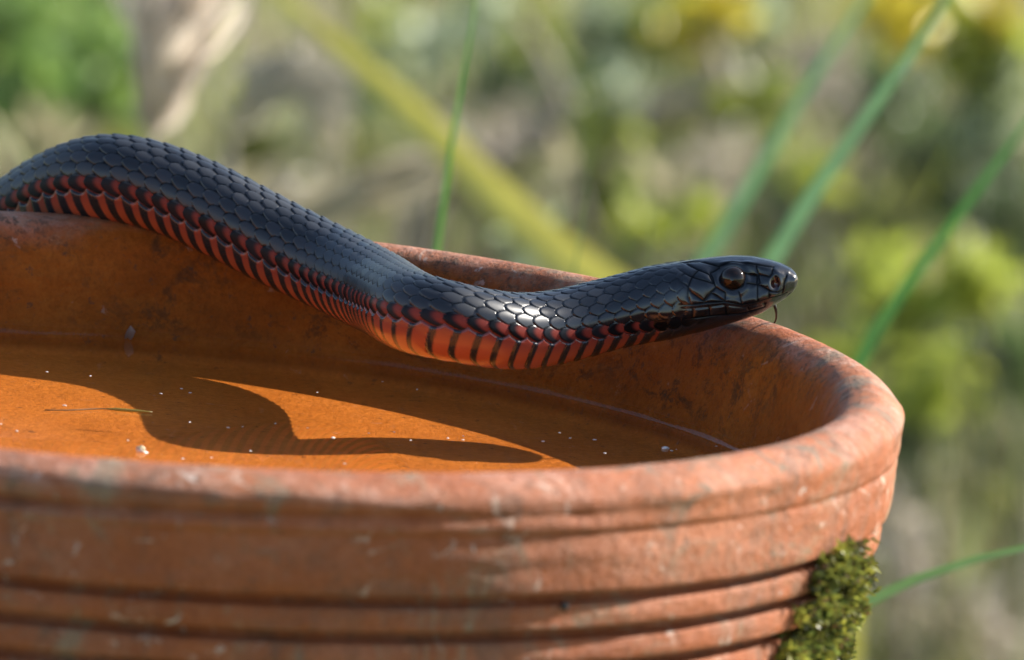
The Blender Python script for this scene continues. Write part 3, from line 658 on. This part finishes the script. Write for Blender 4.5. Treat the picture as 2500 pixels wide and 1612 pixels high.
SP = [('g', 150, 110, 22, 190, 150), ('g', 40, 40, 24, 150, 100), ('g', 230, 180, 20, 130, 90), ('g', 90, 230, 19, 110, 60), ('o', 230, 300, 20, 110, 50), ('s', 120, 335, 18, 60, 26),
      ('l', 1700, 55, 22, 85, 46), ('y', 1760, 30, 21, 60, 26), ('y', 1640, 120, 21, 45, 12), ('y', 2190, 45, 19, 80, 34), ('l', 2430, 140, 18, 105, 60), ('y', 2420, 60, 18, 70, 24), ('l', 2330, 30, 20, 60, 20),
      ('d', 2340, 430, 24, 190, 190), ('d', 2150, 260, 26, 130, 90), ('d', 2460, 560, 22, 130, 90), ('d', 1500, 90, 25, 130, 80), ('d', 1390, 230, 24, 80, 30), ('d', 1230, 190, 26, 90, 40), ('d', 2450, 900, 19, 120, 70), ('d', 2260, 1080, 18, 90, 40), ('d', 1930, 520, 24, 110, 50), ('d', 880, 230, 27, 90, 40),
      ('w', 2440, 220, 18, 90, 34), ('w', 2420, 330, 18, 70, 16), ('w', 1520, 240, 20, 60, 14), ('w', 1050, 110, 22, 75, 30), ('w', 1210, 60, 23, 60, 16), ('w', 1840, 60, 22, 70, 22), ('w', 1300, 590, 12, 40, 12), ('w', 1100, 360, 16, 40, 8), ('w', 1440, 60, 22, 60, 14),
      ('l', 2380, 700, 15, 70, 40), ('l', 2210, 760, 15, 70, 26), ('l', 1870, 240, 19, 65, 22), ('l', 2300, 930, 16, 100, 40), ('l', 1950, 430, 19, 90, 20), ('l', 1560, 540, 17, 70, 16), ('l', 1680, 560, 17, 60, 14), ('l', 2130, 660, 16, 70, 18), ('l', 1460, 330, 20, 60, 14), ('l', 1300, 60, 22, 60, 16), ('l', 960, 60, 24, 70, 20), ('l', 2080, 900, 16, 60, 14),
      ('o', 1750, 250, 23, 110, 40), ('o', 1600, 330, 22, 110, 36), ('o', 2120, 560, 21, 130, 50), ('o', 1200, 430, 21, 110, 30), ('o', 620, 380, 22, 110, 40), ('o', 2380, 1180, 17, 100, 34), ('o', 880, 420, 22, 90, 30), ('o', 1480, 480, 20, 90, 28), ('o', 2240, 840, 18, 90, 30),
      ('b', 1760, 430, 20, 110, 36), ('b', 1180, 360, 20, 90, 30), ('b', 1990, 180, 22, 110, 36), ('b', 1280, 300, 21, 80, 22), ('b', 2230, 1370, 15, 110, 40), ('b', 2370, 1500, 14, 130, 50), ('s', 2330, 1580, 14, 90, 26), ('s', 1640, 470, 19, 70, 16), ('s', 1380, 420, 17, 45, 8), ('b', 700, 500, 20, 100, 26), ('s', 830, 470, 19, 80, 16), ('b', 760, 130, 22, 80, 24), ('s', 560, 480, 18, 70, 16), ('b', 1560, 420, 20, 80, 22), ('b', 2180, 1250, 16, 60, 20)]
def where(x, y):
    if x < 300: return ('far behind the pale straw leaf' if x < 70 else 'low beside the pale straw leaf' if y > 200 else 'between the pale straw leaf and the seed plume' if x > 200 else 'just behind the pale straw leaf')
    if x < 620: return 'beside the feathery dry seed plume'
    if x < 1000: return 'next to the wide yellow green leaf' if y < 300 else 'behind the sloping back of the snake'
    if x < 1300: return 'beside the thin upright green stem' if y < 300 else 'low behind the thin upright green stem'
    if x < 1500: return 'just behind the dead branch' if y < 300 else 'behind the fine straight green stem'
    if x < 1750: return 'behind the dead branch' if y < 380 else 'behind the neck of the snake'
    if x < 2100: return 'between the slanting green blades' if y < 350 else 'behind the snake head' if y < 700 else 'close behind the right rim'
    if y < 350: return 'near the tip of the broad green blade'
    if y < 800: return 'behind the bending green blade'
    return 'beside the upright yellowish reeds' if y < 1200 else 'on the ground beyond the moss'
for kx, px, py, Y, rp, nl in SP:
    lab, cat, nm, grp, colr_ = LB[kx]; lab = lab.split(' behind')[0].split(' in the')[0].split(' standing')[0].split(' growing')[0] + ' ' + where(px, py)
    sprig(px, py, Y, rp, colr_, int(nl * 1.6), .030 if kx in 'dgo' else .026, lab, cat, nm, grp, dx=gl_.normal(0, .05), scol=(.10, .11, .05) if kx in 'ylgdow' else (.25, .21, .15), stretch=1.9 if kx not in 'bs' else 4.5)
# dry seed plumes, upper left
def plume(name, label, tip_pts, Y, root, width_px, group, nst=46, col=STRAW):
    m = (DIST + Y) / DIST * R / PS
    cpts = np.array([wm(ony(x, y, Y)) for x, y in tip_pts]); base = np.array([wm(ony(root[0], root[1], Y))[0], cpts[0][1], 0.0])
    e_ = empty(name, base); tag(e_, label, 'dry grass', group)
    V, Fq = tube('stalk', stem_path(base, cpts[0], (.01, 0, 0), 10) - base, np.linspace(.003, .0012, 10), 7)
    Cc = np.tile(np.array(GREY), (len(V), 1)); obj('stalk', mesh_np('stalk', V, Fq, True, {'col': Cc}), M_DRY, e_)
    parts = []
    axis = nspline(np.arange(float(len(cpts))), cpts, np.linspace(0, len(cpts) - 1, 24))
    for q in range(nst * 3):
        t = gl_.random(); c0 = axis[int(t * 12)]; spread = width_px * m * (.25 + t)
        c1 = axis[min(23, int(t * 12) + 11)] + gl_.normal(0, .5, 3) * spread * np.array([1, 1, .25])
        parts.append(blade_geo(stem_path(c0, c1, gl_.normal(0, .006, 3), 5) - base, gl_.uniform(.0012, .0040), .2, np.array(col) * gl_.uniform(.45, 1.25)))
    V, F, Cc = merge(parts); po = obj('seed_head', mesh_np('seed_head', V, F, True, {'col': Cc}), M_DRY, e_); po['kind'] = 'stuff'
plume('dry_grass_plume', 'feathery grey brown dry seed plume behind the arched back of the snake', [(370, 345), (380, 220), (420, 100), (470, -60), (500, -160)], 8, (340, 900), 190, 'dry seed plumes', 80, (.72, .63, .54))
plume('dry_grass_plume', 'thin drooping grey dry grass head beside the large seed plume', [(560, 330), (600, 200), (690, 130), (800, 190), (880, 330)], 12, (540, 900), 40, 'dry seed plumes', 26, (.52, .48, .38))
plume('dry_grass_plume', 'low straw coloured dry grass fan behind the snake', [(640, 600), (760, 520), (900, 450), (1060, 400), (1150, 380)], 12, (560, 900), 55, 'dry seed plumes', 34, (.56, .49, .34))
plume('dry_grass_plume', 'pale dry grass seed head behind the snake neck', [(800, 420), (790, 330), (800, 240), (830, 170), (850, 120)], 14, (780, 900), 50, 'dry seed plumes', 22, (.54, .49, .38))
# single long blades and stems
def long_blade(name, label, px_pts, Y, wpx, col, mat=M_LEAF, root_dx=0.0, cat='grass blade', group='long grass blades behind the bowl', fold=.3, to_ground=True, Y2=None):
    Y2 = Y if Y2 is None else Y2; n = len(px_pts)
    P_ = np.array([wm(ony(x, y, Y + (Y2 - Y) * i / (n - 1))) for i, (x, y) in enumerate(px_pts)])
    lo, d0 = P_[0], P_[0] - P_[1]; d0 = d0 / np.linalg.norm(d0)
    if to_ground:
        base = np.array([lo[0] + root_dx, lo[1], 0]); mid = lo + d0 * .12; mid2 = (mid + base) / 2 + d0 * .05
        P_ = np.vstack([base, mid2, mid, P_])
    base = P_[0].copy(); t = np.concatenate([[0], np.cumsum(np.linalg.norm(np.diff(P_, axis=0), axis=1))])
    path = nspline(t, P_, np.linspace(0, t[-1], 40)) - base
    w = 1.35 * wpx * (DIST + Y) / DIST * R / PS
    V, F, Cc = blade_geo(path, w, fold, col)
    o = obj(name, mesh_np(name, V, F, True, {'col': Cc}), mat); o.location = Vector(base); tag(o, label, cat, group)
    return o
BL = (.16, .32, .15)
long_blade('grass_blade', 'broad green grass blade slanting up directly behind the snake head', [(1880, 640), (1960, 510), (2090, 320), (2250, 90), (2400, -130)], 5.0, 44, BL, root_dx=-.25)
long_blade('grass_blade', 'slender green blade slanting up further left of the broad one behind the snake head', [(1790, 520), (1850, 420), (1960, 230), (2100, 20), (2200, -130)], 7.0, 36, BL, root_dx=-.25)
long_blade('grass_blade', 'green blade bending out from behind the right rim of the bowl', [(2090, 900), (2130, 820), (2220, 690), (2330, 540), (2520, 290), (2650, 120)], 4.5, 32, (.07, .22, .05), root_dx=-.20)
long_blade('grass_blade', 'pale green blade leaning out low beside the mossy side of the bowl', [(2080, 1490), (2180, 1440), (2320, 1385), (2520, 1335), (2700, 1300)], 2.2, 36, (.13, .25, .09), root_dx=-.12)
long_blade('grass_blade', 'thin upright green stem standing behind the far rim', [(1062, 640), (1085, 470), (1118, 250), (1150, 80), (1170, -100)], 3.2, 20, (.12, .30, .06), root_dx=-.06)
long_blade('grass_blade', 'fine straight green stem behind the neck of the snake', [(1395, 700), (1420, 560), (1436, 420), (1440, 330)], 3.4, 9, (.16, .25, .08), root_dx=-.03)
long_blade('grass_blade', 'fine pale stem behind the back of the snake head', [(1585, 700), (1592, 520), (1597, 400), (1590, 370)], 4.0, 7, (.22, .28, .12), root_dx=-.02)
long_blade('grass_blade', 'wide yellow green leaf leaning diagonally behind the snake', [(1460, 690), (1330, 590), (1180, 450), (1000, 270), (830, 120), (640, -60)], 11.0, 74, (.56, .51, .10), root_dx=.06)
long_blade('grass_blade', 'pale straw leaf leaning in at the left behind the snake', [(120, 640), (90, 500), (40, 360), (-60, 220)], 6.0, 60, (.44, .42, .22), root_dx=.1)
for q, pl in enumerate([[(2330, 1420), (2350, 1200), (2345, 1000), (2330, 880)], [(2300, 1360), (2285, 1180), (2290, 1060)], [(2390, 1400), (2410, 1250), (2460, 1120)]]):
    long_blade('yellow_reed', ['upright yellowish stem beyond the right side of the bowl', 'short yellowish stem close beside the bowl wall on its far right', 'yellowish stem bending away from the bowl beyond its right side'][q], pl, 12, 22, (.24, .22, .09), cat='stem', group='yellow stems beyond the bowl')
# dead branch lying across behind
bp_ = np.array([wm(ony(x, y, 21)) for x, y in [(1000, 420), (1200, 360), (1450, 300), (1700, 240), (1900, 180), (2050, 110)]])
bp_ = nspline(np.arange(6.0), bp_, np.linspace(0, 5, 40)); bb_ = bp_[0].copy(); bb_[2] = 0
br = empty('dead_branch', bb_); tag(br, 'long grey dead branch leaning through the plants behind the bowl', 'branch')
V, Fq = tube('limb', bp_ - bb_, np.linspace(.013, .007, 40) * (1 + .15 * np.sin(np.arange(40) * 1.7)), 10); obj('limb', mesh_np('limb', V, Fq, True, {'col': np.tile(np.array((.46, .40, .34)), (len(V), 1))}), M_DRY, br)
for q in (4, 14, 26):
    d = gl_.normal(0, .04, 3) + np.array([0, 0, .06]); V, Fq = tube('twig', stem_path(bp_[q], bp_[q] + d, (0, 0, .01), 8) - bb_, np.linspace(.006, .002, 8), 7); obj('twig', mesh_np('twig', V, Fq, True, {'col': np.tile(np.array((.46, .40, .34)), (len(V), 1))}), M_DRY, br)
V, Fq = tube('prop', stem_path(np.array([bp_[0][0], bp_[0][1], 0.]), bp_[2], (0, 0, 0), 8) - bb_, np.linspace(.02, .015, 8), 9); obj('fork', mesh_np('fork', V, Fq, True, {'col': np.tile(np.array((.46, .40, .34)), (len(V), 1))}), M_DRY, br)
# tall shrubs further back, which the water mirrors
for q, (x, y, h, r_) in enumerate([(-3.4, 10.5, 4.2, 1.4), (-1.6, 11.4, 4.6, 1.5), (.2, 10.8, 4.3, 1.4), (1.9, 11.8, 4.7, 1.6), (3.8, 11.0, 4.2, 1.4), (-5.4, 10.8, 4.4, 1.5)]):
    e_ = empty('tall_shrub', (x, y, 0)); tag(e_, 'tall dense green shrub in the row beyond the grass', 'shrub', 'tall shrubs beyond the grass')
    parts = []
    for w in range(5):
        V, Fq = tube('t', stem_path(np.array([0, 0, 0.]), np.array([gl_.normal(0, .5), gl_.normal(0, .4), h * .75]), (gl_.normal(0, .1), 0, 0), 9), np.linspace(.035, .01, 9), 7)
        parts.append((V, np.concatenate([Fq[0], np.pad(Fq[1], ((0, 0), (0, 1)), mode='edge'), np.pad(Fq[2], ((0, 0), (0, 1)), mode='edge')]), np.tile(np.array((.10, .08, .06)), (len(V), 1))))
    V, F, Cc = merge(parts); tri = F[:, 2] == F[:, 3]; obj('trunk', mesh_np('trunk', V, [F[~tri], F[tri][:, :3]], True, {'col': Cc}), M_DRY, e_)
    pr = []
    for w in range(46):
        pr.append(leaves(np.array([gl_.normal(0, .5) * r_, gl_.normal(0, .4) * r_, gl_.uniform(.25, h)]), .48, 90, [GREEN, OLIVE, DARK][gl_.integers(0, 3)], .08, gl_))
    V, F, Cc = merge(pr); co = obj('crown', mesh_np('crown', V, F, True, {'col': Cc}), M_LEAF, e_); co['kind'] = 'stuff'
